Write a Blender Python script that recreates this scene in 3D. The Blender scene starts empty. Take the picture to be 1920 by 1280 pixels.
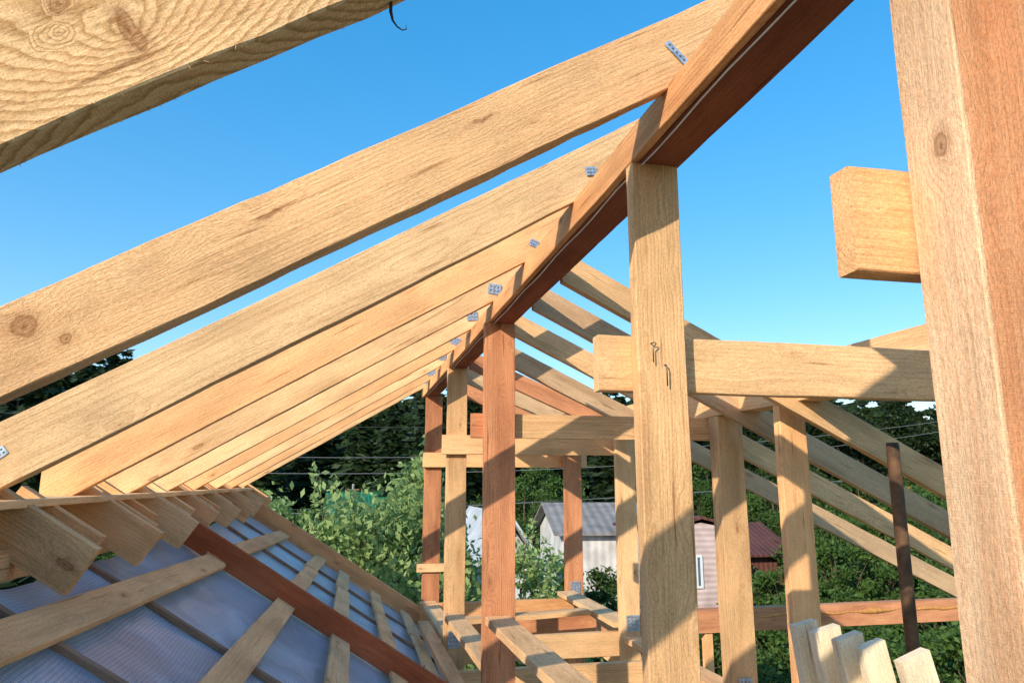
import bpy, math, random
import numpy as np
from mathutils import Vector, Matrix, noise
H = 6.0            # eye height above the ground
scene = bpy.context.scene
COL = scene.collection
random.seed(7)

def meta(o, label=None, cat=None, group=None, kind=None):
    if label: o["label"] = label
    if cat: o["category"] = cat
    if group: o["group"] = group
    if kind: o["kind"] = kind
    return o

def mesh_obj(name, verts, faces, mats=(), smooth=False, parent=None, matidx=None):
    me = bpy.data.meshes.new(name)
    me.from_pydata([tuple(v) for v in verts], [], [tuple(f) for f in faces])
    for m in mats: me.materials.append(m)
    if matidx is not None: me.polygons.foreach_set("material_index", matidx)
    if smooth: me.polygons.foreach_set("use_smooth", [True]*len(me.polygons))
    me.update()
    o = bpy.data.objects.new(name, me)
    COL.objects.link(o)
    if parent: o.parent = parent
    return o

# ------------------------------------------------------------ materials
def new_mat(name):
    m = bpy.data.materials.new(name); m.use_nodes = True
    nt = m.node_tree
    return m, nt, nt.nodes["Principled BSDF"]

def N(nt, t, **kw):
    n = nt.nodes.new(t)
    for k, v in kw.items(): setattr(n, k, v)
    return n

def mixc(nt, fac, a, b, blend='MIX'):
    n = nt.nodes.new("ShaderNodeMix"); n.data_type = 'RGBA'; n.blend_type = blend
    for s, v in ((n.inputs[0], fac), (n.inputs[6], a), (n.inputs[7], b)):
        if isinstance(v, (int, float)): s.default_value = v
        elif isinstance(v, (tuple, list)): s.default_value = (*v[:3], 1)
        else: nt.links.new(v, s)
    return n.outputs[2]

def ramp(nt, src, stops):
    r = nt.nodes.new("ShaderNodeValToRGB")
    e = r.color_ramp.elements
    while len(e) < len(stops): e.new(0.5)
    for i, (p, c) in enumerate(stops):
        e[i].position = p
        e[i].color = (c, c, c, 1) if isinstance(c, (int, float)) else (*c, 1)
    nt.links.new(src, r.inputs[0])
    return r.outputs[0]

def math_n(nt, op, a, b=None, c=None, clamp=False):
    n = nt.nodes.new("ShaderNodeMath"); n.operation = op; n.use_clamp = clamp
    for s, v in zip(n.inputs, (a, b, c)):
        if v is None: continue
        if isinstance(v, (int, float)): s.default_value = v
        else: nt.links.new(v, s)
    return n.outputs[0]

def wood(name, light, dark, stain=(0.52, 0.21, 0.08), stain_amt=0.25, ring=0.34, ringscale=27, bump=1.0, knots=(), wob=.04, side=None, bendamp=.05, ky_s=0.6):
    """knots: (x, y, z, sx, sz, coloured) in the board's own coordinates."""
    m, nt, bs = new_mat(name)
    L = nt.links
    tc = N(nt, "ShaderNodeTexCoord"); oi = N(nt, "ShaderNodeObjectInfo")
    rnd = oi.outputs["Random"]
    off = N(nt, "ShaderNodeCombineXYZ")
    L.new(math_n(nt, 'MULTIPLY', rnd, 53.0), off.inputs[0])
    L.new(math_n(nt, 'MULTIPLY', math_n(nt, 'FRACT', math_n(nt, 'MULTIPLY', rnd, 17.3)), 0.14), off.inputs[1])
    L.new(math_n(nt, 'MULTIPLY', math_n(nt, 'FRACT', math_n(nt, 'MULTIPLY', rnd, 41.7)), 0.20), off.inputs[2])
    add = N(nt, "ShaderNodeVectorMath", operation='ADD')
    L.new(tc.outputs["Object"], add.inputs[0]); L.new(off.outputs[0], add.inputs[1])
    P = add.outputs[0]
    def mp(sc, loc=(0, 0, 0)):
        x = N(nt, "ShaderNodeMapping"); x.inputs["Scale"].default_value = sc; x.inputs["Location"].default_value = loc
        L.new(P, x.inputs["Vector"]); return x.outputs[0]
    vo = N(nt, "ShaderNodeTexVoronoi"); vo.inputs["Scale"].default_value = 1.0
    wn = N(nt, "ShaderNodeTexNoise"); wn.inputs["Scale"].default_value = 38; wn.inputs["Detail"].default_value = 3; L.new(P, wn.inputs["Vector"])
    kv = N(nt, "ShaderNodeVectorMath", operation='MULTIPLY_ADD')
    L.new(wn.outputs["Color"], kv.inputs[0]); kv.inputs[1].default_value = (0.14, 0.17, 0.17); L.new(mp((3.2, 9.5, 9.5)), kv.inputs[2])
    L.new(kv.outputs[0], vo.inputs["Vector"])
    sep = N(nt, "ShaderNodeSeparateColor"); L.new(vo.outputs["Color"], sep.inputs[0])
    kd = math_n(nt, 'ADD', vo.outputs["Distance"], math_n(nt, 'MULTIPLY', sep.outputs[0], 0.13))
    kb = kd
    for (kx, ky, kz, sx, sz, colr) in knots:
        s1 = N(nt, "ShaderNodeVectorMath", operation='SUBTRACT'); L.new(tc.outputs["Object"], s1.inputs[0]); s1.inputs[1].default_value = (kx, ky, kz)
        s3 = N(nt, "ShaderNodeVectorMath", operation='MULTIPLY_ADD'); L.new(wn.outputs["Color"], s3.inputs[0]); s3.inputs[1].default_value = (.022, 0, .022); L.new(s1.outputs[0], s3.inputs[2])
        s4 = N(nt, "ShaderNodeVectorMath", operation='SUBTRACT'); L.new(s3.outputs[0], s4.inputs[0]); s4.inputs[1].default_value = (.011, 0, .011)
        s2 = N(nt, "ShaderNodeVectorMath", operation='MULTIPLY'); L.new(s4.outputs[0], s2.inputs[0]); s2.inputs[1].default_value = (sx, ky_s, sz)
        ln = N(nt, "ShaderNodeVectorMath", operation='LENGTH'); L.new(s2.outputs[0], ln.inputs[0])
        kb = math_n(nt, 'MINIMUM', kb, ln.outputs["Value"])
        if colr: kd = math_n(nt, 'MINIMUM', kd, ln.outputs["Value"])
    bend = ramp(nt, kb, [(0.0, 1.0), (0.15, .62), (0.5, 0.0)])
    bv = N(nt, "ShaderNodeCombineXYZ")
    L.new(math_n(nt, 'MULTIPLY', bend, bendamp), bv.inputs[1]); L.new(math_n(nt, 'MULTIPLY', bend, bendamp), bv.inputs[2])
    ns = N(nt, "ShaderNodeTexNoise"); ns.inputs["Scale"].default_value = 1.0; ns.inputs["Detail"].default_value = 3
    L.new(mp((1.4, 4, 4)), ns.inputs["Vector"])
    nv = N(nt, "ShaderNodeVectorMath", operation='MULTIPLY_ADD')
    L.new(ns.outputs["Color"], nv.inputs[0]); nv.inputs[1].default_value = (0, wob, wob)
    L.new(mp((0.03, 1, 1), (0, -0.07, -0.07)), nv.inputs[2])
    rv = N(nt, "ShaderNodeVectorMath", operation='ADD'); L.new(nv.outputs[0], rv.inputs[0]); L.new(bv.outputs[0], rv.inputs[1])
    wv = N(nt, "ShaderNodeTexWave", wave_type='RINGS', rings_direction='X', wave_profile='SAW')
    wv.inputs["Scale"].default_value = ringscale; wv.inputs["Distortion"].default_value = 0.9; wv.inputs["Detail"].default_value = 4
    L.new(rv.outputs[0], wv.inputs["Vector"])
    rings = ramp(nt, wv.outputs["Fac"], [(0.0, 0.0), (0.45, 0.12), (0.86, 1.0), (1.0, 0.1)])
    fb = N(nt, "ShaderNodeTexNoise"); fb.inputs["Scale"].default_value = 1; fb.inputs["Detail"].default_value = 4; fb.inputs["Roughness"].default_value = .7
    L.new(mp((9, 190, 190)), fb.inputs["Vector"])
    bl = N(nt, "ShaderNodeTexNoise"); bl.inputs["Scale"].default_value = 1; bl.inputs["Detail"].default_value = 4
    L.new(mp((2.6, 8, 8)), bl.inputs["Vector"])
    st = N(nt, "ShaderNodeTexNoise"); st.inputs["Scale"].default_value = 1; st.inputs["Detail"].default_value = 5
    L.new(mp((1.1, 11, 11), (9, 3, 1)), st.inputs["Vector"])
    sk = N(nt, "ShaderNodeTexNoise"); sk.inputs["Scale"].default_value = 1; sk.inputs["Detail"].default_value = 2
    L.new(mp((3.2, 60, 60), (4, 8, 2)), sk.inputs["Vector"])
    fz = N(nt, "ShaderNodeTexNoise"); fz.inputs["Scale"].default_value = 1; fz.inputs["Detail"].default_value = 6; fz.inputs["Roughness"].default_value = .8
    L.new(mp((120, 240, 240)), fz.inputs["Vector"])
    c = mixc(nt, math_n(nt, 'MULTIPLY', rings, ring), light, dark)
    c = mixc(nt, ramp(nt, fb.outputs["Fac"], [(0.40, 0.0), (0.70, 0.5)]), c, dark)
    c = mixc(nt, math_n(nt, 'MULTIPLY', ramp(nt, st.outputs["Fac"], [(0.46, 0.0), (0.72, 1.0)]), stain_amt), c, stain)
    c = mixc(nt, ramp(nt, sk.outputs["Fac"], [(0.65, 0.0), (0.76, 0.7)]), c, (dark[0] * .5, dark[1] * .38, dark[2] * .32))
    c = mixc(nt, 1.0, c, ramp(nt, bl.outputs["Fac"], [(0.25, 0.78), (0.65, 1.14)]), 'MULTIPLY')
    c = mixc(nt, 1.0, c, ramp(nt, fz.outputs["Fac"], [(0.32, 0.72), (0.6, 1.17)]), 'MULTIPLY')
    c = mixc(nt, ramp(nt, kd, [(0.0, 0.9), (0.05, 0.45), (0.10, 0.7), (0.12, 0.25), (0.26, 0.0)]), c, (0.25, 0.085, 0.028))
    if side:  # tints the faces past a local offset, as painted shading
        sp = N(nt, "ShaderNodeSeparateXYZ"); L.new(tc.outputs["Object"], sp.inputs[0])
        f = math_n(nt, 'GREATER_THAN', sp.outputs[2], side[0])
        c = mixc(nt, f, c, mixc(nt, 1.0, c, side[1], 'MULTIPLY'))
    vv = N(nt, "ShaderNodeHueSaturation")
    L.new(c, vv.inputs["Color"])
    L.new(math_n(nt, 'MULTIPLY_ADD', rnd, 0.18, 0.97), vv.inputs["Value"])
    L.new(vv.outputs[0], bs.inputs["Base Color"])
    bs.inputs["Roughness"].default_value = 0.9
    bs.inputs["Specular IOR Level"].default_value = 0.12
    sw = N(nt, "ShaderNodeTexWave", wave_type='BANDS', bands_direction='X')
    sw.inputs["Scale"].default_value = 75; sw.inputs["Distortion"].default_value = 7; sw.inputs["Detail"].default_value = 4
    sw.inputs["Detail Scale"].default_value = 3; sw.inputs["Detail Roughness"].default_value = .7
    L.new(mp((1, 0.5, 0.35)), sw.inputs["Vector"])
    hgt = math_n(nt, 'ADD', math_n(nt, 'MULTIPLY', sw.outputs["Fac"], 0.18), math_n(nt, 'MULTIPLY', fz.outputs["Fac"], 2.0))
    hgt = math_n(nt, 'ADD', hgt, math_n(nt, 'MULTIPLY', rings, 0.22))
    hgt = math_n(nt, 'ADD', hgt, math_n(nt, 'MULTIPLY', fb.outputs["Fac"], 1.1))
    b = N(nt, "ShaderNodeBump"); b.inputs["Strength"].default_value = 0.65 * bump; b.inputs["Distance"].default_value = 0.003
    L.new(hgt, b.inputs["Height"]); L.new(b.outputs[0], bs.inputs["Normal"])
    return m

W_PALE = wood("pale_sawn_spruce", (0.90, 0.58, 0.31), (0.62, 0.33, 0.14), stain_amt=0.28)
W_PATCH = wood("patchy_pale_spruce", (0.86, 0.54, 0.28), (0.54, 0.28, 0.12), stain=(.42, .19, .08), stain_amt=0.45, ring=.5)
W_RAFA = wood("knotty_pale_spruce", (0.93, 0.59, 0.32), (0.66, 0.345, 0.145), stain_amt=0.35, knots=[(-.75, -.025, .022, 4.2, 4.8, 1), (-.69, -.025, -.04, 8, 9, 1), (-.18, -.025, .03, 3.5, 19, 1), (.42, -.025, .03, 3.8, 26, 1)], bump=1.5)
W_GREY = wood("weathered_sawn_spruce", (0.87, 0.59, 0.33), (0.60, 0.35, 0.165), stain_amt=0.15, ring=0.5, ringscale=18, bump=1.5)
W_NEAR = wood("swirled_weathered_spruce", (0.96, 0.63, 0.34), (0.48, 0.25, 0.095), stain_amt=0.25, ring=0.85, ringscale=20, bump=1.3, wob=.07, bendamp=.15,
              knots=[(-.30, -.025, -.03, 1.6, 2.5, 0), (-.29, -.025, -.03, 12, 3.6, 1), (-.36, -.025, -.005, 5, 7, 0), (-.34, -.025, .03, 9, 9, 1)])
W_ORNG = wood("orange_sawn_pine", (0.92, 0.53, 0.26), (0.66, 0.29, 0.11), stain_amt=0.35)
W_RB = wood("orange_ridge_board_pine", (0.92, 0.48, 0.22), (0.60, 0.25, 0.09), stain=(.40, .15, .06), stain_amt=0.5, ring=.5, bump=1.4)
W_OFF = wood("fresh_pale_offcut", (0.96, 0.80, 0.57), (0.80, 0.57, 0.34), stain_amt=0.05)
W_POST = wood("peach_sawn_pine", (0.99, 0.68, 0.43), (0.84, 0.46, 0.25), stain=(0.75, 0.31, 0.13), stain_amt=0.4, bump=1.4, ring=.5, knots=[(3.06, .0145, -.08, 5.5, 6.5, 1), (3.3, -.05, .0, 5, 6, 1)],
              side=(-.073, (.92, .66, .54)), ky_s=9)  # faces off the sunward side darker and redder, their shading put into the colour
W_FAR = wood("muted_far_pine", (0.66, 0.45, 0.27), (0.46, 0.27, 0.14), stain=(.36, .17, .08), stain_amt=0.4)
W_RED = wood("reddish_sawn_pine", (0.66, 0.30, 0.15), (0.42, 0.15, 0.07), stain=(0.30, 0.09, 0.045), stain_amt=0.55, ring=.5)
W_RIDGE = wood("deep_red_brown_pine", (0.36, 0.125, 0.065), (0.21, 0.065, 0.035), stain=(0.16, 0.055, 0.035), stain_amt=0.5)
W_DRED = wood("antiseptic_stained_pine", (0.52, 0.145, 0.06), (0.31, 0.08, 0.035), stain=(0.6, 0.26, 0.12), stain_amt=0.4)
W_DARK = wood("dark_old_timber", (0.34, 0.21, 0.14), (0.21, 0.12, 0.08), stain_amt=0.2)

def simple(name, col, rough=0.7, metal=0.0, nscale=8, var=0.25, bump=0.0, bscale=40):
    m, nt, bs = new_mat(name)
    tc = N(nt, "ShaderNodeTexCoord"); n = N(nt, "ShaderNodeTexNoise"); n.inputs["Scale"].default_value = nscale; n.inputs["Detail"].default_value = 5
    nt.links.new(tc.outputs["Object"], n.inputs["Vector"])
    c = mixc(nt, 1.0, col, ramp(nt, n.outputs["Fac"], [(0.3, 1 - var), (0.7, 1 + var * .4)]), 'MULTIPLY')
    nt.links.new(c, bs.inputs["Base Color"])
    bs.inputs["Roughness"].default_value = rough; bs.inputs["Metallic"].default_value = metal
    if bump:
        b = N(nt, "ShaderNodeBump"); b.inputs["Strength"].default_value = bump; b.inputs["Distance"].default_value = 0.01
        n2 = N(nt, "ShaderNodeTexNoise"); n2.inputs["Scale"].default_value = bscale
        nt.links.new(tc.outputs["Object"], n2.inputs["Vector"]); nt.links.new(n2.outputs["Fac"], b.inputs["Height"]); nt.links.new(b.outputs[0], bs.inputs["Normal"])
    return m

M_ZINC = simple("galvanised_steel", (0.42, 0.54, 0.70), 0.45, 0.5, 60, 0.4)
M_NAIL = simple("dark_steel_nail", (0.12, 0.12, 0.13), 0.45, 0.8)
M_RUST = simple("rusty_brown_pipe", (0.14, 0.068, 0.03), 0.75, 0.0, 14, 0.7, 0.4)
M_CORD = simple("white_cord", (0.75, 0.73, 0.7), 0.7)
M_BARK = simple("dark_bark_strip", (0.03, 0.022, 0.02), 0.8)
M_FOAM = simple("orange_mounting_foam", (0.66, 0.30, 0.08), 0.8, 0, 30, 0.4, 0.6, 60)
M_CABLE = simple("cable_black", (0.08, 0.08, 0.09), 0.5)
M_CABLEL = simple("cable_light", (0.30, 0.31, 0.33), 0.5)
M_GLASS = simple("window_glass", (0.10, 0.16, 0.22), 0.08, 0.0, 2, .2)
M_WHITE = simple("white_paint", (0.8, 0.8, 0.8), 0.5, 0, 6, .08)
M_CONC = simple("grey_concrete", (0.33, 0.32, 0.31), .85, 0, 4, .2)

def banded(name, c1, c2, scale, direction='X', rough=0.5, bump=0.5, metal=0.0, dist=0.02):
    m, nt, bs = new_mat(name)
    tc = N(nt, "ShaderNodeTexCoord")
    w = N(nt, "ShaderNodeTexWave", wave_type='BANDS', bands_direction=direction); w.inputs["Scale"].default_value = scale
    nt.links.new(tc.outputs["Object"], w.inputs["Vector"])
    n = N(nt, "ShaderNodeTexNoise"); n.inputs["Scale"].default_value = 1.7; n.inputs["Detail"].default_value = 6
    nt.links.new(tc.outputs["Object"], n.inputs["Vector"])
    c = mixc(nt, w.outputs["Fac"], c2, c1)
    c = mixc(nt, 1.0, c, ramp(nt, n.outputs["Fac"], [(0.3, .65), (0.7, 1.1)]), 'MULTIPLY')
    nt.links.new(c, bs.inputs["Base Color"]); bs.inputs["Roughness"].default_value = rough; bs.inputs["Metallic"].default_value = metal
    b = N(nt, "ShaderNodeBump"); b.inputs["Strength"].default_value = bump; b.inputs["Distance"].default_value = dist
    nt.links.new(w.outputs["Fac"], b.inputs["Height"]); nt.links.new(b.outputs[0], bs.inputs["Normal"])
    return m
M_GREENROOF = banded("green_corrugated_roof", (0.02, 0.26, 0.13), (0.01, 0.13, 0.07), 1.4, 'X', 0.5)
M_REDROOF = banded("red_corrugated_roof", (0.17, 0.055, 0.035), (0.10, 0.033, 0.022), 1.4, 'X', 0.7)
M_SLATE = banded("grey_slate_roof", (0.32, 0.295, 0.275), (0.23, 0.21, 0.195), .9, 'X', 0.8)
M_WHITEROOF = banded("white_metal_roof", (0.74, 0.76, 0.80), (0.52, 0.54, 0.57), 1.5, 'Y', 0.35)
M_LOG = banded("orange_log_wall", (0.55, 0.2, 0.06), (0.25, 0.08, 0.03), 1.6, 'Z', 0.6)
M_PINK = banded("pink_siding", (0.76, 0.58, 0.54), (0.62, 0.46, 0.42), 1.8, 'Z', 0.6, .4)
M_BROWNW = banded("red_brown_wall", (0.20, 0.07, 0.05), (0.12, 0.04, 0.03), 1.6, 'X', 0.7, .4)
M_PALE = banded("pale_plank_wall", (0.74, 0.73, 0.72), (0.60, 0.59, 0.58), 1.1, 'X', 0.7, .3)

def membrane_mat():
    m, nt, bs = new_mat("reinforced_vapour_membrane")
    L = nt.links
    tc = N(nt, "ShaderNodeTexCoord")
    def band(d, s):
        w = N(nt, "ShaderNodeTexWave", wave_type='BANDS', bands_direction=d); w.inputs["Scale"].default_value = s
        w.inputs["Distortion"].default_value = .3
        L.new(tc.outputs["Object"], w.inputs["Vector"])
        return ramp(nt, w.outputs["Fac"], [(0.72, 0.0), (0.95, 1.0)])
    g = math_n(nt, 'MAXIMUM', band('X', 26), band('Y', 22))
    n = N(nt, "ShaderNodeTexNoise"); n.inputs["Scale"].default_value = 2.6; n.inputs["Detail"].default_value = 6; n.inputs["Distortion"].default_value = .8
    L.new(tc.outputs["Object"], n.inputs["Vector"])
    c = mixc(nt, ramp(nt, n.outputs["Fac"], [(0.38, 0.0), (0.62, 1.0)]), (0.24, 0.28, 0.42), (0.52, 0.60, 0.80))
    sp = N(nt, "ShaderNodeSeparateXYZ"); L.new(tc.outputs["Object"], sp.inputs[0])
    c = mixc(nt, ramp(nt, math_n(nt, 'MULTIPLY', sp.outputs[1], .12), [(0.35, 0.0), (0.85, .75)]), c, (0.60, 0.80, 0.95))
    c = mixc(nt, math_n(nt, 'MULTIPLY', g, 0.4), c, (0.20, 0.25, 0.42))
    L.new(c, bs.inputs["Base Color"]); bs.inputs["Roughness"].default_value = 0.3
    b = N(nt, "ShaderNodeBump"); b.inputs["Strength"].default_value = .9; b.inputs["Distance"].default_value = .035
    L.new(math_n(nt, 'ADD', math_n(nt, 'MULTIPLY', g, .06), n.outputs["Fac"]), b.inputs["Height"]); L.new(b.outputs[0], bs.inputs["Normal"])
    t = N(nt, "ShaderNodeBsdfTranslucent"); t.inputs["Color"].default_value = (.5, .62, .82, 1)
    mx = N(nt, "ShaderNodeMixShader"); mx.inputs[0].default_value = .2
    L.new(bs.outputs[0], mx.inputs[1]); L.new(t.outputs[0], mx.inputs[2]); L.new(mx.outputs[0], nt.nodes["Material Output"].inputs["Surface"])
    return m
M_MEMB = membrane_mat()

def leaf_mat(name, c1, c2, trans=0.3):
    m, nt, bs = new_mat(name)
    L = nt.links
    g = N(nt, "ShaderNodeNewGeometry"); oi = N(nt, "ShaderNodeObjectInfo")
    tc = N(nt, "ShaderNodeTexCoord"); n = N(nt, "ShaderNodeTexNoise"); n.inputs["Scale"].default_value = 1.3; n.inputs["Detail"].default_value = 2
    L.new(tc.outputs["Object"], n.inputs["Vector"])
    f = math_n(nt, 'ADD', math_n(nt, 'MULTIPLY', g.outputs["Random Per Island"], .6), math_n(nt, 'MULTIPLY', n.outputs["Fac"], .45))
    c = mixc(nt, f, c1, c2)
    h = N(nt, "ShaderNodeHueSaturation"); L.new(c, h.inputs["Color"])
    L.new(math_n(nt, 'MULTIPLY_ADD', oi.outputs["Random"], .65, .68), h.inputs["Value"])
    L.new(h.outputs[0], bs.inputs["Base Color"]); bs.inputs["Roughness"].default_value = .55; bs.inputs["Specular IOR Level"].default_value = .2
    t = N(nt, "ShaderNodeBsdfTranslucent"); L.new(h.outputs[0], t.inputs["Color"])
    mx = N(nt, "ShaderNodeMixShader"); mx.inputs[0].default_value = trans
    L.new(bs.outputs[0], mx.inputs[1]); L.new(t.outputs[0], mx.inputs[2])
    L.new(mx.outputs[0], nt.nodes["Material Output"].inputs["Surface"])
    return m
M_LEAF = leaf_mat("bright_apple_leaves", (0.17, 0.30, 0.08), (0.54, 0.68, 0.28), .42)
M_LEAFD = leaf_mat("garden_tree_leaves", (0.018, 0.052, 0.011), (0.095, 0.165, 0.035), .25)
M_NEEDLE = leaf_mat("spruce_needles", (0.006, 0.017, 0.006), (0.026, 0.048, 0.014), .08)
M_TRUNK = simple("tree_bark", (0.13, 0.09, 0.06), .9, 0, 12, .5, .6, 30)
M_PINEBARK = simple("orange_pine_bark", (0.34, 0.16, 0.07), .9, 0, 9, .5, .6, 30)

def ground_mat():
    m, nt, bs = new_mat("meadow_grass")
    tc = N(nt, "ShaderNodeTexCoord"); L = nt.links
    n = N(nt, "ShaderNodeTexNoise"); n.inputs["Scale"].default_value = .35; n.inputs["Detail"].default_value = 8
    n2 = N(nt, "ShaderNodeTexNoise"); n2.inputs["Scale"].default_value = 14; n2.inputs["Detail"].default_value = 4
    L.new(tc.outputs["Object"], n.inputs["Vector"]); L.new(tc.outputs["Object"], n2.inputs["Vector"])
    c = mixc(nt, n.outputs["Fac"], (0.03, 0.065, 0.015), (0.09, 0.13, 0.04))
    c = mixc(nt, 1.0, c, ramp(nt, n2.outputs["Fac"], [(0.3, .55), (0.7, 1.2)]), 'MULTIPLY')
    L.new(c, bs.inputs["Base Color"]); bs.inputs["Roughness"].default_value = .9
    b = N(nt, "ShaderNodeBump"); b.inputs["Distance"].default_value = .1; L.new(n2.outputs["Fac"], b.inputs["Height"]); L.new(b.outputs[0], bs.inputs["Normal"])
    return m

# ------------------------------------------------------------ timber
def beam_mesh(name, length, w, h, mat, seed=0, sh0=0.0, sh1=0.0, bow=0.0, rough=0.0022, bev=0.0025, fuzz=0):
    n = max(2, int(length / 0.07))
    prof = []
    a, b = w / 2, h / 2
    for sy, sz, order in ((-1, -1, 0), (1, -1, 1), (1, 1, 0), (-1, 1, 1)):
        p1 = (sy * a, sz * (b - bev)); p2 = (sy * (a - bev), sz * b)
        prof += [p1, p2] if order == 0 else [p2, p1]
    K = len(prof)
    V = []; F = []
    for i in range(n + 1):
        t = i / n; x0 = (t - .5) * length
        bz = bow * (1 - (2 * t - 1) ** 2)
        for k, (y, z) in enumerate(prof):
            q = Vector((x0 * 2.2 + seed * 7.1, y * 9 + seed, z * 9))
            q2 = Vector((x0 * 14 + seed * 3.3, y * 25, z * 25 + seed))
            dy = noise.noise(q) * rough * 1.3 + noise.noise(q2) * rough * .5
            dz = noise.noise(q + Vector((31, 0, 0))) * rough * 1.5 + noise.noise(q2 + Vector((11, 0, 0))) * rough * .6
            x = x0 + z * (sh0 * (1 - t) + sh1 * t)
            V.append((x, y + dy, z + dz + bz))
    for i in range(n):
        for k in range(K):
            k2 = (k + 1) % K
            F.append((i * K + k, i * K + k2, (i + 1) * K + k2, (i + 1) * K + k))
    F.append(tuple(range(K - 1, -1, -1)))
    F.append(tuple(n * K + k for k in range(K)))
    # torn fibres left by the saw along the lower arrises
    rf = random.Random(seed)
    for _ in range(fuzz):
        i = rf.randrange(n); f = rf.random(); k = rf.choice((0, 1, 2, 3))
        p = Vector(V[i * K + k]).lerp(Vector(V[(i + 1) * K + k]), f)
        l = rf.uniform(.001, .004) * (2.2 if rf.random() < .05 else 1); wd = rf.uniform(.0003, .0007)
        tip = p + Vector((rf.uniform(-1.6, 1.6) * l, rf.uniform(-.3, .3) * l, -l))
        b0 = len(V); V += [tuple(p + Vector((-wd, 0, .001))), tuple(p + Vector((wd, 0, .001))), tuple(tip)]
        F.append((b0, b0 + 1, b0 + 2))
    me = bpy.data.meshes.new(name)
    me.from_pydata(V, [], F); me.materials.append(mat); me.update()
    return me

SEED = [0]
def beam(name, p0, p1, w, h, mat, label=None, cat=None, group=None, parent=None, ref=(0, 0, 1), **kw):
    """w: size sideways, h: size along the direction closest to ref. p0/p1 relative to eye level."""
    SEED[0] += 1
    p0 = Vector(p0) + Vector((0, 0, H)); p1 = Vector(p1) + Vector((0, 0, H))
    d = (p1 - p0); L = d.length; d.normalize()
    r = Vector(ref)
    if abs(d.dot(r)) > .98: r = Vector((1, 0, 0))
    y = r.cross(d).normalized(); z = d.cross(y).normalized()
    me = beam_mesh(name, L, w, h, mat, SEED[0], **kw)
    o = bpy.data.objects.new(name, me); COL.objects.link(o)
    M = Matrix((d, y, z)).transposed().to_4x4(); M.translation = (p0 + p1) / 2
    o.matrix_world = M
    if parent:
        o.parent = parent; o.matrix_parent_inverse = parent.matrix_world.inverted()
    meta(o, label, cat, group)
    return o

def plate(parent, center, ux, uz, sx, sz, name="fastening_plate", nx=9, nz=5, mat=None):
    ux = Vector(ux).normalized(); uz = Vector(uz); uz = (uz - ux * uz.dot(ux)).normalized(); un = ux.cross(uz)
    c = Vector(center) + Vector((0, 0, H))
    V = []; F = []
    for k in (0, 1):
        for j in range(nz + 1):
            for i in range(nx + 1):
                V.append(c + ux * (i / nx - .5) * sx + uz * (j / nz - .5) * sz + un * (k * .0018 - .0009))
    S = (nx + 1) * (nz + 1)
    def hole(i, j): return i % 2 == 1 and j % 2 == 1
    def solid(i, j): return 0 <= i < nx and 0 <= j < nz and not hole(i, j)
    for j in range(nz):
        for i in range(nx):
            if hole(i, j): continue
            a = j * (nx + 1) + i; q = (a, a + 1, a + nx + 2, a + nx + 1)
            F.append(tuple(reversed(q))); F.append(tuple(x + S for x in q))
            for (e0, e1, di, dj) in ((q[0], q[1], 0, -1), (q[1], q[2], 1, 0), (q[2], q[3], 0, 1), (q[3], q[0], -1, 0)):
                if not solid(i + di, j + dj): F.append((e0, e1, e1 + S, e0 + S))
    o = mesh_obj(name, V, F, [M_ZINC])
    o.parent = parent; o.matrix_parent_inverse = parent.matrix_world.inverted()
    return o

def tube(name, pts, r, mat, seg=8, parent=None, radii=None, smooth=True):
    pts = [Vector(p) + Vector((0, 0, H)) for p in pts]
    V = []; F = []
    for i, p in enumerate(pts):
        d = (pts[min(i + 1, len(pts) - 1)] - pts[max(i - 1, 0)]).normalized()
        a = d.orthogonal().normalized() if i == 0 else (a - d * a.dot(d)).normalized()
        b = d.cross(a)
        rr = radii[i] if radii else r
        for k in range(seg):
            t = 2 * math.pi * k / seg
            V.append(p + a * math.cos(t) * rr + b * math.sin(t) * rr)
    for i in range(len(pts) - 1):
        for k in range(seg):
            k2 = (k + 1) % seg
            F.append((i * seg + k, i * seg + k2, (i + 1) * seg + k2, (i + 1) * seg + k))
    F.append(tuple(range(seg - 1, -1, -1))); F.append(tuple((len(pts) - 1) * seg + k for k in range(seg)))
    o = mesh_obj(name, V, F, [mat], smooth=smooth)
    if parent: o.parent = parent; o.matrix_parent_inverse = parent.matrix_world.inverted()
    return o

# --- ridge beam -------------------------------------------------------------
ridge = beam("ridge_beam", (0.937, -0.6, 1.063), (0.937, 8.75, 1.063), 0.137, 0.128, W_RIDGE,
             "long deep red-brown timber ridge beam carried on a row of posts", "beam")
lit = beam("ridge_board", (0.853, -0.6, 1.055), (0.853, 8.7, 1.055), 0.028, 0.105, W_RB,
           "light orange board nailed along the side of the ridge beam", "board", fuzz=200)
cordpts = []
for i in range(60):
    y = -0.5 + i * 0.15
    cordpts.append((0.872 + .003 * math.sin(i * 1.3), y, 0.994 - 0.004 * abs(math.sin(i * .7))))
cord = tube("white_cord", cordpts, 0.0026, M_CORD, 6, parent=lit)

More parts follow.
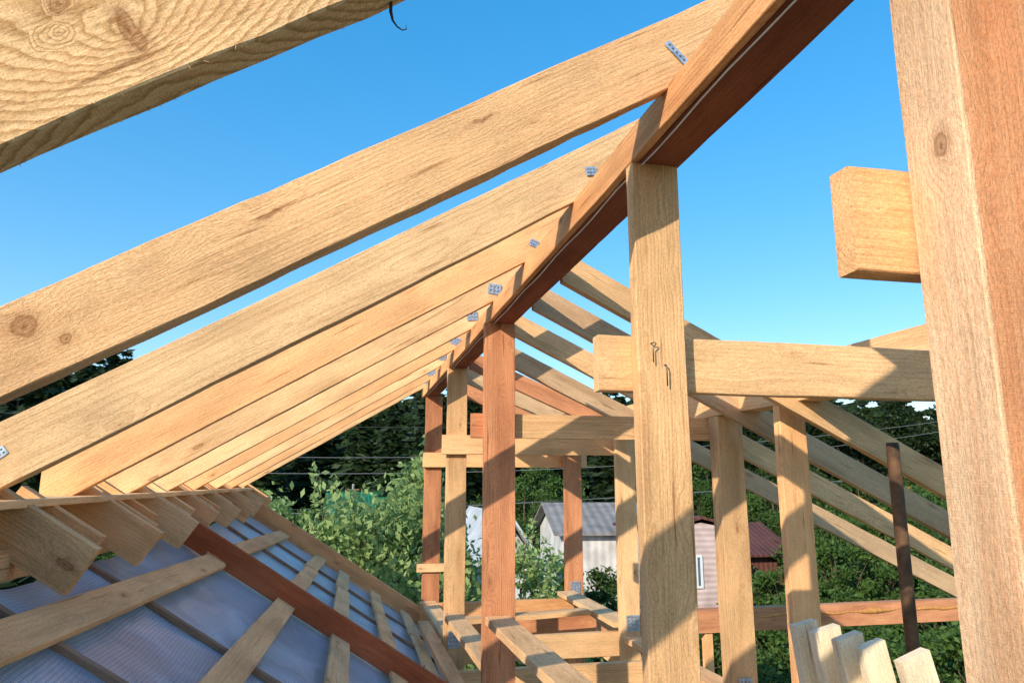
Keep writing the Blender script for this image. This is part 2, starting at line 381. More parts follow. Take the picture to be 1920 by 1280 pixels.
# --- left slope rafters ------------------------------------------------------
dL = Vector((1, 0, .59)).normalized(); nL = Vector((-dL.z, 0, dL.x))
RY = [0.815, 1.715, 2.59, 3.42, 4.24, 5.08, 5.94, 6.84, 7.75, 8.5]
MATS = [W_NEAR, W_RAFA, W_GREY, W_ORNG, W_PALE, W_PALE, W_ORNG, W_PALE, W_ORNG, W_PALE]
bows = [-.004, -.012, -.006, 0.004, 0, -.004, 0, .003, 0, 0]
tanL = .59
for i, y in enumerate(RY):
    dep = .19; xe = 1.22
    lo = Vector((-1.2, y + .025, .607 + .59 * -1.2)) + nL * dep / 2
    hi = Vector((xe, y + .025, .607 + .59 * xe)) + nL * dep / 2
    if i == 0: lo.z -= .0975; hi.z += .0935
    o = beam("rafter", lo, hi, .05, dep, MATS[i], "rough sawn pale softwood rafter resting on the ridge beam", "rafter",
             "rafters of the open roof slope", sh0=tanL, sh1=tanL, bow=bows[i], rough=.005 if i in (0, 1) else .003, fuzz=[250, 600, 400, 200][i] if i < 4 else 0)
    if i == 1:
        plate(o, (.868, y - .004, 1.205), (.72, 0, -.7), (.7, 0, .72), .082, .02, nx=11, nz=3)
    elif i > 1:
        s = .045 if i < 4 else .08
        px = {2: .91, 3: .885}.get(i, .845); pz = {2: 1.235, 3: 1.205}.get(i, 1.185 + (.012 if i % 2 else -.008))
        plate(o, (px, y - .006, pz), (.85, 0, -.3 + .2 * (i % 3)), (.3, 0, .9), s, s * .8, nx=7, nz=5)
    if i == 2:
        plate(o, (-1.07, y - .004, .09), (.6, 0, .5), (-.5, 0, .6), .045, .03, nx=7, nz=5)
    if i == 0:
        tube("bark_strip", [(.024, y + .04, .73), (.029, y + .04, .675), (.0305, y + .04, .642), (.030, y + .04, .605), (.033, y + .04, .592), (.039, y + .038, .582), (.046, y + .038, .578), (.051, y + .038, .580), (.050, y + .038, .586)],
             .0014, M_BARK, 5, radii=[.0012, .0016, .0018, .0024, .0016, .0011, .0009, .0008, .0004], parent=o)

# --- eave of left slope ------------------------------------------------------
beam("eave_plate", (-1.23, .3, -.066), (-1.23, 8.6, -.066), .46, .026, W_PALE, "flat pale board under the lower rafter ends", "board")
beam("fascia_beam", (-1.06, .3, -.255), (-1.06, 8.5, -.255), .06, .10, W_ORNG, "pale beam along the foot of the membrane roof", "beam")
beam("eave_back_board", (-1.30, .3, -.20), (-1.30, 8.55, -.20), .028, .23, W_RB, "orange board closing the eave behind the rafter ends", "board")
rt = random.Random(5)
TG = "rafter ends over the eave beam"
dT = Vector((1, 0, -.65)).normalized()
for i, y in enumerate([0.03] + RY):
    c1 = Vector((-.845 + rt.uniform(-.03, .03), y + .095, 0)); c1.z = -.255 - .65 * (c1.x + .865)
    beam("rafter_tail", c1 - dT * .42, c1, .05, .165, [W_ORNG, W_PALE, W_ORNG, W_PATCH][i % 4],
         "long sawn rafter end projecting over a beam", "rafter end", TG, rough=.0006, bev=.0012, sh1=rt.uniform(-.05, .08))
    for q in (.27, .50):
        if rt.random() < .22 and q > .4: continue
        c1 = Vector((-.905 + rt.uniform(-.04, .03), y + q + rt.uniform(-.05, .07), 0)); c1.z = -.262 - .65 * (c1.x + .865)
        beam("rafter_tail", c1 - dT * .33, c1, .05, .155, [W_RB, W_ORNG, W_PALE][rt.randrange(3)],
             "sawn rafter end projecting over a beam", "rafter end", TG, rough=.0006, bev=.0012, sh1=rt.uniform(-.05, .08))

# --- membrane covered lower slope --------------------------------------------
def zp(x): return -.97 - .65 * x
LR = [1.55, 2.42, 3.3, 4.8, 5.62, 6.5, 7.4, 8.3]
V = []; F = []; nx, ny = 24, 120
for j in range(ny + 1):
    y = 1.0 + 7.3 * j / ny
    k = min(abs(y - a) for a in LR)
    for i in range(nx + 1):
        x = -1.03 + 1.98 * i / nx
        sag = min(k, .4) * .08 * (0.7 + .6 * noise.noise(Vector((x * 2, y * 1.3, 0)))) + .01 * noise.noise(Vector((x * 6, y * 6, 3)))
        V.append((x, y, zp(x) - .012 - sag + H))
for j in range(ny):
    for i in range(nx):
        a = j * (nx + 1) + i; F.append((a, a + 1, a + nx + 2, a + nx + 1))
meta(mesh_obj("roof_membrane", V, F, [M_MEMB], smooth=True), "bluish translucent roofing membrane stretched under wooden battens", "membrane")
for y in LR[:-1]:
    if y == 4.8: continue
    beam("roof_strip", (-1.02, y, zp(-1.02) + .002), (.93, y, zp(.93) + .002), .034, .022, W_DARK, "brown narrow strip running down the membrane slope", "roof strip", "strips on the membrane slope")
bat = [(-.84, -.64, W_ORNG), (-.42, -.25, W_ORNG), (-.02, .0, W_PALE), (.36, .33, W_ORNG), (.66, .66, W_PALE)]
for a, b, m in bat:
    cuts = [1.2, 4.74, 8.22] if a < -.7 else [1.2, 4.77, 6.9, 8.22]
    for c0, c1 in zip(cuts[:-1], cuts[1:]):
        xa = a + (b - a) * (c0 - 2) / 6; xb = a + (b - a) * (c1 - 2) / 6 + .012
        beam("roof_batten", (xa, c0 + .03, zp(xa) + .036), (xb, c1 - .02, zp(xb) + .036), .125, .026, m,
             "flat wooden batten laid over the membrane", "batten", "battens on the membrane slope", ref=(.545, 0, .84))
beam("slope_board", (-1.0, 4.8, zp(-1.0) + .09), (.86, 4.8, zp(.86) + .09), .05, .145, W_DRED, "dark red stained board running down the membrane slope", "board")
beam("edge_board", (-1.06, 8.3, zp(-1.06) + .09), (.93, 8.3, zp(.93) + .09), .05, .17, W_RB, "tan brown edge board closing the end of the membrane slope", "board")
for y in (.5, 4.8, 8.42):
    beam("support_post", (-1.06, y, -H - .1), (-1.06, y, -.307), .1, .1, W_ORNG, "square post under the eave beam", "post", "posts under the eave beam")

# --- ridge posts --------------------------------------------------------------
def post(x0, x1, y0, y1, ztop, mat, label, zb=-H - .1):
    return beam("post", ((x0 + x1) / 2, (y0 + y1) / 2, zb), ((x0 + x1) / 2, (y0 + y1) / 2, ztop), y1 - y0, x1 - x0, mat, label, "post", "upright timber posts", ref=(1, 0, 0))
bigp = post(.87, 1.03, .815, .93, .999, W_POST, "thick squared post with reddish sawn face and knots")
p1 = post(.842, .998, 2.0, 2.055, .999, W_PATCH, "wide pale plank post with two bent nails")
p2 = post(.815, 1.01, 4.39, 4.45, .999, W_RED, "reddish plank post with knots under the ridge beam")
p3 = post(.835, 1.01, 6.28, 6.34, .999, W_PATCH, "pale plank post under the ridge beam")
p4 = post(.865, 1.06, 8.4, 8.46, .999, W_RED, "reddish end post under the ridge beam")
q1 = post(2.345, 2.52, 4.3, 4.42, .428, W_PATCH, "squared pale post under the side purlin")
q2 = post(2.34, 2.505, 3.6, 3.66, .428, W_ORNG, "pale orange post under the side purlin")
q3 = post(2.34, 2.52, 6.15, 6.21, .428, W_PALE, "pale post under the side purlin")
q4 = post(2.49, 2.70, 8.25, 8.31, .428, W_RED, "reddish end post under the side purlin")
plate(p3, (.92, 6.27, -1.27), (1, 0, 0), (0, 0, 1), .10, .13, nx=7, nz=9)
plate(q4, (2.6, 8.24, -1.17), (1, 0, 0), (0, 0, 1), .12, .13, nx=7, nz=9)
plate(q3, (2.45, 6.14, -1.18), (1, 0, 0), (0, 0, 1), .12, .13, nx=7, nz=9)
plate(q1, (2.43, 4.29, -1.22), (1, 0, 0), (0, 0, 1), .09, .1, nx=7, nz=7)
def nail(parent, pts, r): return tube("nail", pts, r, M_NAIL, 7, parent=parent)
nail(p1, [(.882, 2.001, .415), (.882, 1.986, .414), (.888, 1.984, .416), (.893, 1.985, .412), (.884, 1.988, .398), (.884, 1.988, .355)], .0018)
nail(p1, [(.924, 2.001, .350), (.924, 1.988, .349), (.925, 1.985, .34), (.926, 1.987, .285)], .002)
nail(bigp, [(.99, .816, .317), (.99, .80, .318), (.975, .796, .322)], .002)

# --- purlin and cross beams -----------------------------------------------------
beam("side_purlin", (2.42, -.5, .545), (2.42, 8.6, .545), .15, .225, W_PALE, "pale side purlin carried on a second row of posts", "beam")
beam("tie_beam", (.735, 2.082, .361), (2.62, 2.082, .361), .05, .172, W_PALE, "pale horizontal tie beam nailed behind a post", "beam", "horizontal tie beams")
beam("tie_beam", (.762, .956, .412), (2.6, .956, .412), .046, .174, W_ORNG, "orange horizontal tie beam with freshly cut end", "beam", "horizontal tie beams")
beam("tie_beam", (.84, 4.478, .352), (2.36, 4.478, .352), .05, .15, W_PATCH, "horizontal tie beam with a red stained end", "beam", "horizontal tie beams")
beam("tie_beam", (.745, 4.478, .352), (.838, 4.478, .352), .05, .15, W_RED, "short red stained block at the end of a tie beam", "beam", "horizontal tie beams")
beam("tie_beam", (.79, 6.255, .325), (2.62, 6.255, .325), .045, .165, W_PATCH, "horizontal tie beam nailed across two posts", "beam", "horizontal tie beams")
beam("tie_beam", (.84, 8.37, .26), (2.8, 8.37, .26), .045, .165, W_ORNG, "horizontal tie beam at the end of the frame", "beam", "horizontal tie beams")
PG = "planks between the posts"
beam("rail_plank", (.90, 2.75, -.79), (.90, 4.37, -.79), .15, .045, W_PATCH, "pale plank lying between two posts, nails at its end", "plank", PG)
beam("rail_plank", (.90, 4.48, -1.08), (.90, 6.25, -1.08), .15, .045, W_PALE, "pale plank lying between two posts", "plank", PG)
beam("rail_plank", (.73, 4.6, -1.25), (.73, 6.9, -1.25), .10, .05, W_ORNG, "pale plank lying between two posts", "plank", PG)
beam("rail_plank", (.93, 6.4, -1.30), (.93, 8.35, -1.30), .17, .045, W_PALE, "pale plank lying between two posts", "plank", PG)
beam("rail_plank", (2.43, 6.3, -1.22), (2.47, 8.2, -1.22), .20, .045, W_PALE, "wide pale plank lying between two posts", "plank", PG)
beam("rail_plank", (2.43, 3.7, -1.30), (2.43, 6.1, -1.30), .18, .045, W_ORNG, "wide pale plank lying between two posts", "plank", PG)
beam("rail_plank", (1.02, 6.9, -1.24), (2.3, 6.9, -1.20), .18, .04, W_PATCH, "wide plank laid across the floor opening", "plank", PG)
beam("side_plank", (.80, 8.38, -.93), (1.3, 8.38, -.93), .03, .09, W_PALE, "short plank nailed to the end post", "plank")
SG = "sill beams and joists"
beam("sill_beam", (.76, 1.0, -1.62), (.76, 8.5, -1.62), .12, .15, W_ORNG, "long sill beam under the row of posts", "beam", SG)
beam("sill_beam", (2.62, 1.0, -1.62), (2.62, 8.5, -1.62), .15, .15, W_PALE, "long sill beam under the side posts", "beam", SG)
for y, z, hh, m in ((2.6, -1.55, .17, W_PALE), (4.75, -1.44, .20, W_RB), (5.5, -1.42, .18, W_PATCH), (6.45, -1.40, .20, W_PALE), (7.4, -1.40, .18, W_RED), (8.15, -1.38, .22, W_RB)):
    beam("joist", (.825, y, z), (2.54, y, z), .07, hh, m, "sawn floor joist between sill beams", "joist", SG)
rear = beam("rear_sill", (.6, 8.62, -1.66), (9.5, 8.62, -1.66), .15, .27, W_RED, "long reddish rear sill beam with orange foam along its top", "beam")
beam("stud", (4.4, 8.62, -H - .1), (4.4, 8.62, -1.80), .1, .1, W_ORNG, "square stud under the rear sill", "stud", "studs under the rear sill")
beam("stud", (8.6, 8.62, -H - .1), (8.6, 8.62, -1.80), .1, .1, W_ORNG, "square stud under the rear sill", "stud", "studs under the rear sill")
V = []; F = []
rs = random.Random(4)
n = 260
for i in range(n + 1):
    x = 5.0 + 4.3 * i / n
    amp = max(0, noise.noise(Vector((x * 2.3, 5, 1))) + .25)
    for k in range(8):
        t = 2 * math.pi * k / 8
        r = (.006 + .035 * amp) * (1 + .5 * noise.noise(Vector((x * 14, k * .9, 2))) + .2 * rs.random())
        V.append((x, 8.545 + math.cos(t) * r * .7, -1.62 + math.sin(t) * r + .03 * noise.noise(Vector((x * 3, 0, 0))) + H))
for i in range(n):
    for k in range(8):
        F.append((i * 8 + k, i * 8 + (k + 1) % 8, (i + 1) * 8 + (k + 1) % 8, (i + 1) * 8 + k))
fo = mesh_obj("mounting_foam", V, F, [M_FOAM], smooth=True); fo.parent = rear; fo.matrix_parent_inverse = rear.matrix_world.inverted()

# --- right slope rafters ---------------------------------------------------------
nR = Vector((.5, 0, 1)).normalized()
for i, (y, xe, s) in enumerate(((3.45, 4.6, .5), (4.05, 5.2, .495), (4.75, 5.6, .485), (5.6, 6.0, .475), (6.4, 2.75, .42), (7.1, 2.75, .42), (7.9, 2.75, .42))):
    f = lambda X: 1.04 - s * (X - 1.0)
    c0 = Vector((1.008, y, f(1.008))) + nR * .07; c1 = Vector((xe, y, f(xe))) + nR * .07
    beam("far_rafter", c0, c1, .05, .15, [W_PATCH, W_FAR, W_PATCH, W_FAR, W_RED, W_FAR, W_RED][i], "sawn rafter sloping down from the ridge beam", "rafter",
         "rafters of the opposite slope", sh0=-.5, sh1=0)
for i, (x, y, z, w_) in enumerate(((2.13, 3.2, -.645, .12), (2.155, 3.08, -.65, .135), (2.18, 2.96, -.66, .13), (2.20, 2.84, -.67, .12), (2.25, 2.66, -.68, .14))):
    top = Vector((x, y, z)); d = Vector((.14 + .035 * i, .03, -1)).normalized()
    beam("leaning_board", top + d * 1.03, top, .05, w_, W_OFF, "short pale fresh board end standing upright in a row", "board", "board ends standing in a row", ref=(1, 0, 0), rough=.0005, bev=.0012, sh0=.0, sh1=.05)
beam("leaning_board_support", (1.0, 3.05, -1.71), (2.6, 3.05, -1.71), .7, .03, W_PALE, "wide shelf board below the standing board ends", "board")
pipe = tube("rusty_pipe", [(2.76, 3.25, -H), (2.76, 3.25, .185), (2.76, 3.25, .205)], .032, M_RUST, 24, radii=[.032, .032, .029])
meta(pipe, "dark rusty upright steel pipe", "pipe")

# ------------------------------------------------------------ vegetation
def quads_mesh(name, C, A, B, mat):
    n = len(C)
    V = np.empty((n, 4, 3)); V[:, 0] = C - A; V[:, 1] = C - B * .9 ; V[:, 2] = C + A; V[:, 3] = C + B * .9
    me = bpy.data.meshes.new(name)
    me.vertices.add(n * 4); me.vertices.foreach_set("co", V.reshape(-1))
    me.loops.add(n * 4); me.loops.foreach_set("vertex_index", np.arange(n * 4, dtype=np.int32))
    me.polygons.add(n); me.polygons.foreach_set("loop_start", np.arange(0, n * 4, 4, dtype=np.int32))
    me.polygons.foreach_set("loop_total", np.full(n, 4, dtype=np.int32))
    me.materials.append(mat); me.update(calc_edges=True)
    return me

def tubes_mesh(name, branches, mat, seg=6):
    V = []; F = []
    for pts, rad in branches:
        base = len(V); a = None
        for i, p in enumerate(pts):
            d = (Vector(pts[min(i + 1, len(pts) - 1)]) - Vector(pts[max(i - 1, 0)])).normalized()
            a = d.orthogonal().normalized() if a is None else (a - d * a.dot(d)).normalized()
            b = d.cross(a)
            for k in range(seg):
                t = 2 * math.pi * k / seg
                V.append(Vector(p) + (a * math.cos(t) + b * math.sin(t)) * rad[i])
        for i in range(len(pts) - 1):
            for k in range(seg):
                k2 = (k + 1) % seg
                F.append((base + i * seg + k, base + i * seg + k2, base + (i + 1) * seg + k2, base + (i + 1) * seg + k))
    me = bpy.data.meshes.new(name); me.from_pydata([tuple(v) for v in V], [], F); me.materials.append(mat)
    me.polygons.foreach_set("use_smooth", [True] * len(me.polygons)); me.update()
    return me

def rand_unit(rg, n):
    v = rg.normal(size=(n, 3)); return v / np.linalg.norm(v, axis=1)[:, None]

def spruce_arrays(seed, Ht, R, levels=38, per=10, sprays=8, big=1.2):
    rg = np.random.default_rng(seed)
    C = []; A = []; B = []
    lean = rg.normal(size=2) * .15
    for l in range(levels):
        f = (l + rg.random() * .6) / levels
        z = Ht * (.05 + .95 * f)
        Lr = R * (1 - f) ** .7 * (0.6 + .7 * rg.random()) + .12
        nb = max(5, int(per * (1 - .4 * f)))
        ph = rg.random() * 6.28
        for b in range(nb):
            th = ph + 6.283 * b / nb + rg.normal() * .3
            Lb = Lr * (.5 + .75 * rg.random())
            dirv = np.array([math.cos(th), math.sin(th), 0])
            side = np.array([-math.sin(th), math.cos(th), 0])
            for s in range(sprays):
                t = (s + .5 + rg.random() * .5) / sprays
                droop = -.30 * Lb * t + .16 * Lb * t * t
                c = dirv * Lb * t + np.array([lean[0] * f, lean[1] * f, z + droop + rg.normal() * .08])
                sz = (.16 + .22 * (1 - t)) * (0.5 + .35 * Lb) * big
                C.append(c + side * rg.normal() * sz * .6 + np.array([0, 0, -.05]))
                a = dirv * sz * .9 + side * rg.normal() * sz * .9 + np.array([0, 0, -.35 * sz])
                bb = side * sz * .5 + np.array([0, 0, -sz * (.4 + .6 * rg.random())]) + dirv * rg.normal() * .1
                A.append(a); B.append(bb * .6)
    return np.array(C), np.array(A), np.array(B)

def spruce_tpl(seed, Ht, R):
    C, A, B = spruce_arrays(seed, Ht, R)
    cr = quads_mesh("crown", C, A, B, M_NEEDLE)
    tr = tubes_mesh("trunk", [([(0, 0, 0), (0, 0, Ht * .5), (0, 0, Ht * .98)], [.2, .12, .02])], M_TRUNK)
    return tr, cr

def decid_tpl(seed, Ht, R, n, leaf, mat, zlow=.2, shoots=0, nclump=46, sigk=1.0):
    rg = np.random.default_rng(seed); rr = random.Random(seed)
    cents = []; br = []
    t0 = Ht * .22
    br.append(([(0, 0, 0), (.03, .02, t0), (.05, -.04, Ht * .55), (0.02, .05, Ht * .85)], [.13 * Ht / 6, .10 * Ht / 6, .06 * Ht / 6, .015]))
    for k in range(nclump):
        u = rand_unit(rg, 1)[0]; q = rg.random() ** .38
        lump = 1 + .3 * math.sin(3 * math.atan2(u[1], u[0]) + seed) + .25 * rg.normal() * .5
        c = np.array([u[0] * R * q * lump, u[1] * R * q * lump, Ht * (zlow + (1 - zlow) * .5) + u[2] * q * Ht * (1 - zlow) * .46 * (0.9 + .2 * rg.random())])
        cents.append(c)
        s = Vector((0, 0, min(c[2] * .8, t0 + rr.random() * Ht * .45)))
        e = Vector(c); mid = (s + e) / 2 + Vector((rr.uniform(-.15, .15), rr.uniform(-.15, .15), .12))
        br.append(([s, mid, e], [.035 * Ht / 6, .02 * Ht / 6, .006]))
    cents = np.array(cents)
    w = .55 + rg.random(nclump)
    idx = rg.choice(nclump, n, p=w / w.sum())
    sig = R * (.08 + .13 * rg.random(nclump)) * sigk
    C = cents[idx] + rg.normal(size=(n, 3)) * sig[idx][:, None] * np.array([1, 1, .75])
    if shoots:
        ex = []
        for s in range(shoots):
            c = cents[rr.randrange(nclump)]
            d = np.array([rr.gauss(0, .35) + .25 * c[0] / R, rr.gauss(0, .35) + .25 * c[1] / R, 1.0]); d /= np.linalg.norm(d)
            L = rr.uniform(.45, 1.1) * Ht / 6
            br.append(([Vector(c), Vector(c + d * L * .5 + np.array([.02, 0, 0])), Vector(c + d * L)], [.009, .006, .003]))
            m = 46
            tt = rg.random(m)
            ex.append(c + d * L * tt[:, None] + rg.normal(size=(m, 3)) * .05)
        C = np.vstack([C] + ex)
    C = C[C[:, 2] > .15]
    n = len(C)
    A = rand_unit(rg, n) * leaf * (.7 + .6 * rg.random(n))[:, None]
    Bv = np.cross(A, rand_unit(rg, n)); Bv = Bv / (np.linalg.norm(Bv, axis=1)[:, None] + 1e-6) * np.linalg.norm(A, axis=1)[:, None] * .55
    return tubes_mesh("trunk", br, M_TRUNK), quads_mesh("crown", C, A, Bv, mat)

def place_tree(name, tpl, x, y, s=1.0, rot=0.0, label="", cat="tree", group=None, sz=None):
    e = bpy.data.objects.new(name, None); COL.objects.link(e)
    e.location = (x, y, -.03); e.scale = (s, s, sz or s); e.rotation_euler = (0, 0, rot)
    e.empty_display_size = .3
    meta(e, label, cat, group)
    for nm, me in (("trunk", tpl[0]), ("crown", tpl[1])):
        o = bpy.data.objects.new(nm, me); COL.objects.link(o); o.parent = e
    return e

SP = [spruce_tpl(11, 13, 2.9), spruce_tpl(12, 14, 2.4), spruce_tpl(13, 12, 3.3), spruce_tpl(14, 13.5, 2.7)]
rr = random.Random(21)
k = 0
for row, Y in enumerate((50, 57)):
    X = -36 + row * 1.5
    while X < 62:
        x = X + rr.uniform(-.7, .7); y = Y + rr.uniform(-3, 3)
        hs = 1.0
        if x / y < -.25: hs = 1.12
        s = hs * rr.uniform(.84, 1.02)
        place_tree("spruce_tree", SP[k % 4], x, y, s * rr.uniform(.85, 1.25), rr.random() * 6, "tall dark green spruce at the forest edge", "tree", "spruces at the forest edge", sz=s)
        X += rr.uniform(1.7, 3.0); k += 1
for x, y, s in ((4.6, 43, 1.0), (7.4, 45, .93), (-17.5, 47, 1.2), (-20, 50, 1.12), (-13.2, 46, 1.02)):
    place_tree("spruce_tree", SP[k % 4], x, y, s, rr.random() * 6, "tall spruce standing out from the forest edge", "tree", "spruces at the forest edge"); k += 1
C, A, B = spruce_arrays(55, 13, 3.4, 16, 7, 5, 1.7)
Cs = []; As = []; Bs = []
for i in range(330):
    x = rr.uniform(-70, 105); y = rr.uniform(61, 80); s = rr.uniform(1.0, 1.2) * (y / 66) ** .5
    if x / y < -.2: s *= 1.1
    Cs.append(C * s + np.array([x, y, 0])); As.append(A * s * 1.3); Bs.append(B * s * 1.6)
me = quads_mesh("far_forest", np.vstack(Cs), np.vstack(As), np.vstack(Bs), M_NEEDLE)
fo = bpy.data.objects.new("far_forest", me); COL.objects.link(fo)
meta(fo, "dense dark conifer forest closing the view", "forest", kind="stuff")
PT = decid_tpl(91, 12, 1.8, 5000, .16, M_NEEDLE, zlow=.62, nclump=24)
PTt = tubes_mesh("trunk", [([(0, 0, 0), (.1, 0, 5), (0, .1, 11)], [.2, .15, .06])], M_PINEBARK)
for x, y, s in ((41, 47, 1.05), (44, 46, 1.0), (38, 48, .98), (34.5, 46, .95)):
    place_tree("pine_tree", (PTt, PT[1]), x, y, s, rr.random() * 6, "pine with bare orange trunk and high crown", "tree", "pines at the forest edge")

AP = [decid_tpl(31, 6.0, 1.5, 36000, .06, M_LEAF, zlow=.12, shoots=150, nclump=150), decid_tpl(32, 5.3, .85, 12000, .055, M_LEAF, zlow=.12, shoots=60, nclump=55)]
place_tree("apple_tree", AP[0], .50, 11.4, 1.06, .4, "bright green apple tree with long upright shoots", "tree", sz=1.08)
place_tree("apple_tree", AP[1], 2.9, 12.0, .98, 2.0, "bright green bushy apple tree beside the frame", "tree")
place_tree("apple_tree", AP[1], 1.6, 12.6, 1.08, 4.0, "leafy green apple tree in the garden", "tree")
place_tree("apple_tree", AP[1], 0.0, 14.8, .95, 1.0, "leafy green apple tree in the garden", "tree")
GD = [decid_tpl(41, 6, 2.4, 14000, .085, M_LEAFD, zlow=.08, nclump=70, sigk=.62), decid_tpl(42, 5, 2.1, 13000, .08, M_LEAFD, zlow=.06, nclump=64, sigk=.62), decid_tpl(43, 3, 1.6, 9000, .065, M_LEAFD, zlow=.02, nclump=50, sigk=.7)]
spots = [(-3.0, 29, 1.05, 0), (-5.6, 30, 1.0, 0), (-1.0, 34, .8, 1), (9.2, 38, 1.05, 0), (12.5, 40, 1.0, 1), (16.5, 40, 1.0, 0), (20, 41, 1.1, 0), (24.5, 39, 1.1, 0), (-8, 36, 1.2, 0), (11.2, 44, 1.3, 0), (28, 42, 1.35, 0), (23, 44, 1.3, 0),
         (14.6, 20, .9, 1), (16.8, 20.5, .85, 0), (18.6, 22, .92, 0), (15.8, 17.0, .8, 1), (13.9, 15.5, .75, 1), (20.5, 24.5, 1.0, 0), (13.1, 20.2, .74, 1), (17.5, 24.2, 1.05, 1),
         (23.5, 27, 1.05, 0), (19.0, 19, .78, 0), (27, 29, 1.1, 0), (10.4, 16.5, 1.05, 2), (8.0, 18.0, 1.0, 2), (5.6, 14.5, .75, 2), (9.8, 12.4, 1.0, 2), (12.2, 12.6, 1.1, 2), (7.3, 12.8, .9, 2),
         (28, 36, 1.15, 0), (33, 38, 1.15, 0), (22, 33, .95, 0), (-2.4, 21, .9, 1), (14.6, 13.4, 1.15, 2), (12.9, 17.6, 1.05, 2), (9.6, 21.0, .8, 2), (11.7, 20.0, .7, 2), (7.9, 22.5, 1.1, 2)]
for i, (x, y, s, t) in enumerate(spots):
    nm = "garden_bush" if t == 2 else "garden_tree"
    place_tree(nm, GD[t], x, y, s, i * 1.7, "rounded dark green leafy " + ("bush" if t == 2 else "tree") + " in the garden", "bush" if t == 2 else "tree",
               "leafy bushes in the gardens" if t == 2 else "leafy trees in the gardens")

# ------------------------------------------------------------ ground
S = 900
g = mesh_obj("ground", [(-S, -S, 0), (S, -S, 0), (S, S, 0), (-S, S, 0)], [(0, 1, 2, 3)], [ground_mat()])
meta(g, kind="structure")

# ------------------------------------------------------------ houses
def box(x0, x1, y0, y1, z0, z1):
    V = [(x0, y0, z0), (x1, y0, z0), (x1, y1, z0), (x0, y1, z0), (x0, y0, z1), (x1, y0, z1), (x1, y1, z1), (x0, y1, z1)]
    F = [(3, 2, 1, 0), (4, 5, 6, 7), (0, 1, 5, 4), (1, 2, 6, 5), (2, 3, 7, 6), (3, 0, 4, 7)]
    return V, F
def merge(parts):
    V = []; F = []
    for v, f in parts:
        b = len(V); V += v; F += [tuple(i + b for i in q) for q in f]
    return V, F

def house(name, cx, cy, w, d, eave, rid, wallm, roofm, label, axis='X', rot=0, win=(), over=.35, trimm=None):
    e = bpy.data.objects.new(name, None); COL.objects.link(e); e.location = (cx, cy, 0); e.rotation_euler = (0, 0, rot)
    meta(e, label, "house")
    hw, hd = w / 2, d / 2
    V, F = box(-hw, hw, -hd, hd, 0, eave)
    if axis == 'X':
        V += [(-hw, 0, rid - .08), (hw, 0, rid - .08)]; F += [(4, 7, 8), (6, 5, 9)]
        F += [(4, 8, 9, 5), (6, 9, 8, 7)]
    else:
        V += [(0, -hd, rid - .08), (0, hd, rid - .08)]; F += [(5, 4, 8), (7, 6, 9)]
        F += [(4, 7, 9, 8), (6, 5, 8, 9)]
    F = [f for f in F if f != (4, 5, 6, 7)]
    mesh_obj("wall", V, F, [wallm], parent=e)
    if axis == 'X': run = hd
    else: run = hw
    th = .07
    sl = (rid - eave) / run; o = over; zE = eave - sl * o
    ext = (hw if axis == 'X' else hd) + over
    P = [(-run - o, zE), (0, rid), (run + o, zE), (run + o, zE + th), (0, rid + th * 1.2), (-run - o, zE + th)]
    P = [(a, b + .04) for a, b in P]
    V = []
    for s in (-ext, ext):
        for a, b in P: V.append((s, a, b) if axis == 'X' else (a, s, b))
    F = [(0, 1, 4, 5), (1, 2, 3, 4), (11, 10, 7, 6), (10, 9, 8, 7)]
    for i in range(6):
        j = (i + 1) % 6; F.append((i, i + 6, j + 6, j))
    mesh_obj("roof", V, F, [roofm], parent=e)
    for (wx, wz, ww, wh, side) in win:
        we = bpy.data.objects.new("window", None); COL.objects.link(we); we.parent = e
        y = -hd
        b = .07
        V, F = merge([box(wx - ww / 2 - b, wx + ww / 2 + b, y - .05, y - .003, wz + wh / 2, wz + wh / 2 + b),
                      box(wx - ww / 2 - b, wx + ww / 2 + b, y - .05, y - .003, wz - wh / 2 - b, wz - wh / 2),
                      box(wx - ww / 2 - b, wx - ww / 2, y - .05, y - .003, wz - wh / 2, wz + wh / 2),
                      box(wx + ww / 2, wx + ww / 2 + b, y - .05, y - .003, wz - wh / 2, wz + wh / 2),
                      box(wx - .025, wx + .025, y - .045, y - .022, wz - wh / 2, wz + wh / 2)])
        mesh_obj("frame", V, F, [M_WHITE], parent=we)
        V, F = box(wx - ww / 2, wx + ww / 2, y - .02, y - .004, wz - wh / 2, wz + wh / 2)
        mesh_obj("pane", V, F, [M_GLASS], parent=we)
    return e
house("log_house", 3.7, 47, 9.2, 7, 3.1, 5.3, M_LOG, M_GREENROOF, "orange log house with green corrugated metal roof", 'X', 0.05, [(-2.2, 1.7, .8, 1.1, 0), (.6, 1.7, .8, 1.1, 0), (2.8, 1.7, .8, 1.1, 0)])
house("white_roof_house", 3.9, 20.5, 3.0, 5.5, 3.0, 5.15, M_PALE, M_WHITEROOF, "small house with steep white metal roof", 'Y', 0.0, [(0, 2.2, .7, .9, 0)])
house("slate_roof_house", 9.9, 28.6, 3.7, 5.0, 4.2, 5.1, M_PALE, M_SLATE, "pale plank house with old grey slate roof", 'X', -.1, [])
house("pink_house", 10.95, 23.3, 2.9, 3.6, 4.5, 4.85, M_PINK, M_REDROOF, "pink sided house with red metal roof and white window", 'Y', 0.0, [(-.22, 3.3, .24, .85, 0)], over=.12)
house("red_roof_shed", 15.1, 27.6, 2.6, 4.2, 3.4, 4.3, M_BROWNW, M_REDROOF, "low red-brown building with corrugated roof", 'X', 0.0, [])
house("garden_cabin", -6.2, 42, 3.4, 3.4, 4.2, 5.9, M_LOG, M_REDROOF, "small cabin with red roof among trees", 'Y', .2)

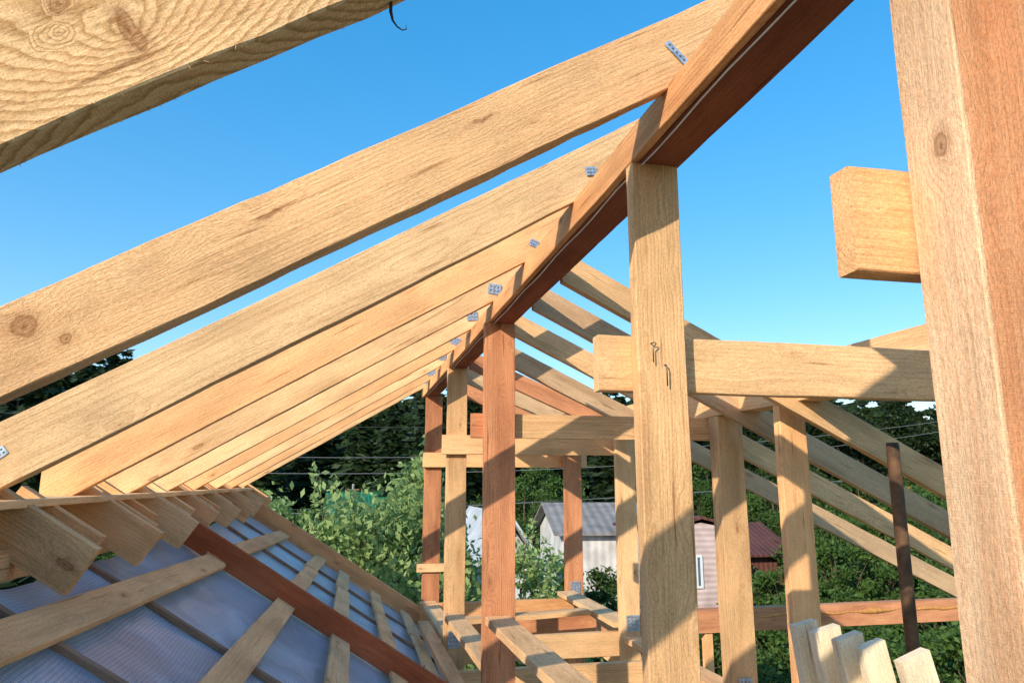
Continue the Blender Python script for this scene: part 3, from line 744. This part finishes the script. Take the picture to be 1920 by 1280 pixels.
# ------------------------------------------------------------ power lines
def cable(a, b, sag, mat, r=.012, name="power_line"):
    pts = []
    for i in range(25):
        t = i / 24
        p = Vector(a).lerp(Vector(b), t); p.z -= sag * 4 * t * (1 - t); pts.append(p)
    meta(tube(name, pts, r, mat, 5), "thin overhead power cable crossing above the gardens", "cable", "overhead power cables")
for a, b, s, m, r in (((-14, 29, 1.3), (33, 31, 3.6), 1.2, M_CABLEL, .009), ((-14, 29.5, .75), (33, 31.5, 3.1), 1.3, M_CABLEL, .010), ((-14, 29.5, 2.6), (33, 31.5, 5.0), 1.3, M_CABLE, .009),
                      ((-14, 27, -.9), (33, 29.5, 1.0), .7, M_CABLE, .010), ((-14, 27.3, -1.3), (33, 29.5, 1.0), .5, M_CABLEL, .010)):
    cable(a, b, s, m, r)
for x, y, top in ((-14, 28.5, 3.2), (33.3, 30.5, 5.4), (.35, 40, -.05)):
    e = tube("utility_pole", [(x, y, -H), (x, y, top)], .11, M_CONC, 10, radii=[.10, .06])
    meta(e, "plain grey utility pole carrying cables", "utility pole", "utility poles")
    arm = beam("crossarm", (x - .3, y - .12, top - .3), (x + .3, y - .12, top - .3), .06, .06, W_DARK); arm.parent = e

# ------------------------------------------------------------ camera
cam = bpy.data.cameras.new("camera"); co = bpy.data.objects.new("camera", cam); COL.objects.link(co)
yaw = math.radians(12.7); pit = math.radians(11.1)
R = Vector((math.cos(yaw), -math.sin(yaw), 0)); Hh = Vector((math.sin(yaw), math.cos(yaw), 0))
Fw = Hh * math.cos(pit) + Vector((0, 0, math.sin(pit))); U = R.cross(Fw)
M = Matrix((R, U, -Fw)).transposed().to_4x4(); M.translation = (0, 0, H)
co.matrix_world = M
cam.sensor_width = 36; cam.lens = 36 * 1350 / 1920; cam.clip_start = .02; cam.clip_end = 3000
scene.camera = co

# ------------------------------------------------------------ light
elev = math.radians(25); az = Vector((-.72, -.69, 0)).normalized()
sd = Vector((az.x * math.cos(elev), az.y * math.cos(elev), math.sin(elev)))
sun = bpy.data.lights.new("sun", 'SUN'); sun.energy = 5.0; sun.angle = math.radians(.5); sun.color = (1, .89, .71)
so = bpy.data.objects.new("sun", sun); COL.objects.link(so); so.location = (0, 0, 30)
so.rotation_euler = sd.to_track_quat('Z', 'Y').to_euler()
w = bpy.data.worlds.new("World"); scene.world = w; w.use_nodes = True
nt = w.node_tree; bg = nt.nodes["Background"]
sky = nt.nodes.new("ShaderNodeTexSky"); sky.sky_type = 'NISHITA'; sky.sun_disc = False
sky.sun_elevation = elev; sky.sun_rotation = math.atan2(az.x, az.y)
sky.air_density = 1.0; sky.dust_density = .5; sky.ozone_density = 2.0
gm = nt.nodes.new("ShaderNodeGamma"); gm.inputs[1].default_value = .54
hs = nt.nodes.new("ShaderNodeHueSaturation"); hs.inputs["Saturation"].default_value = 2.05; hs.inputs["Value"].default_value = 3.2
nt.links.new(sky.outputs[0], gm.inputs[0]); nt.links.new(gm.outputs[0], hs.inputs["Color"])
nt.links.new(hs.outputs[0], bg.inputs[0]); bg.inputs[1].default_value = .15
scene.view_settings.view_transform = 'Standard'; scene.view_settings.look = 'None'; scene.view_settings.exposure = 0
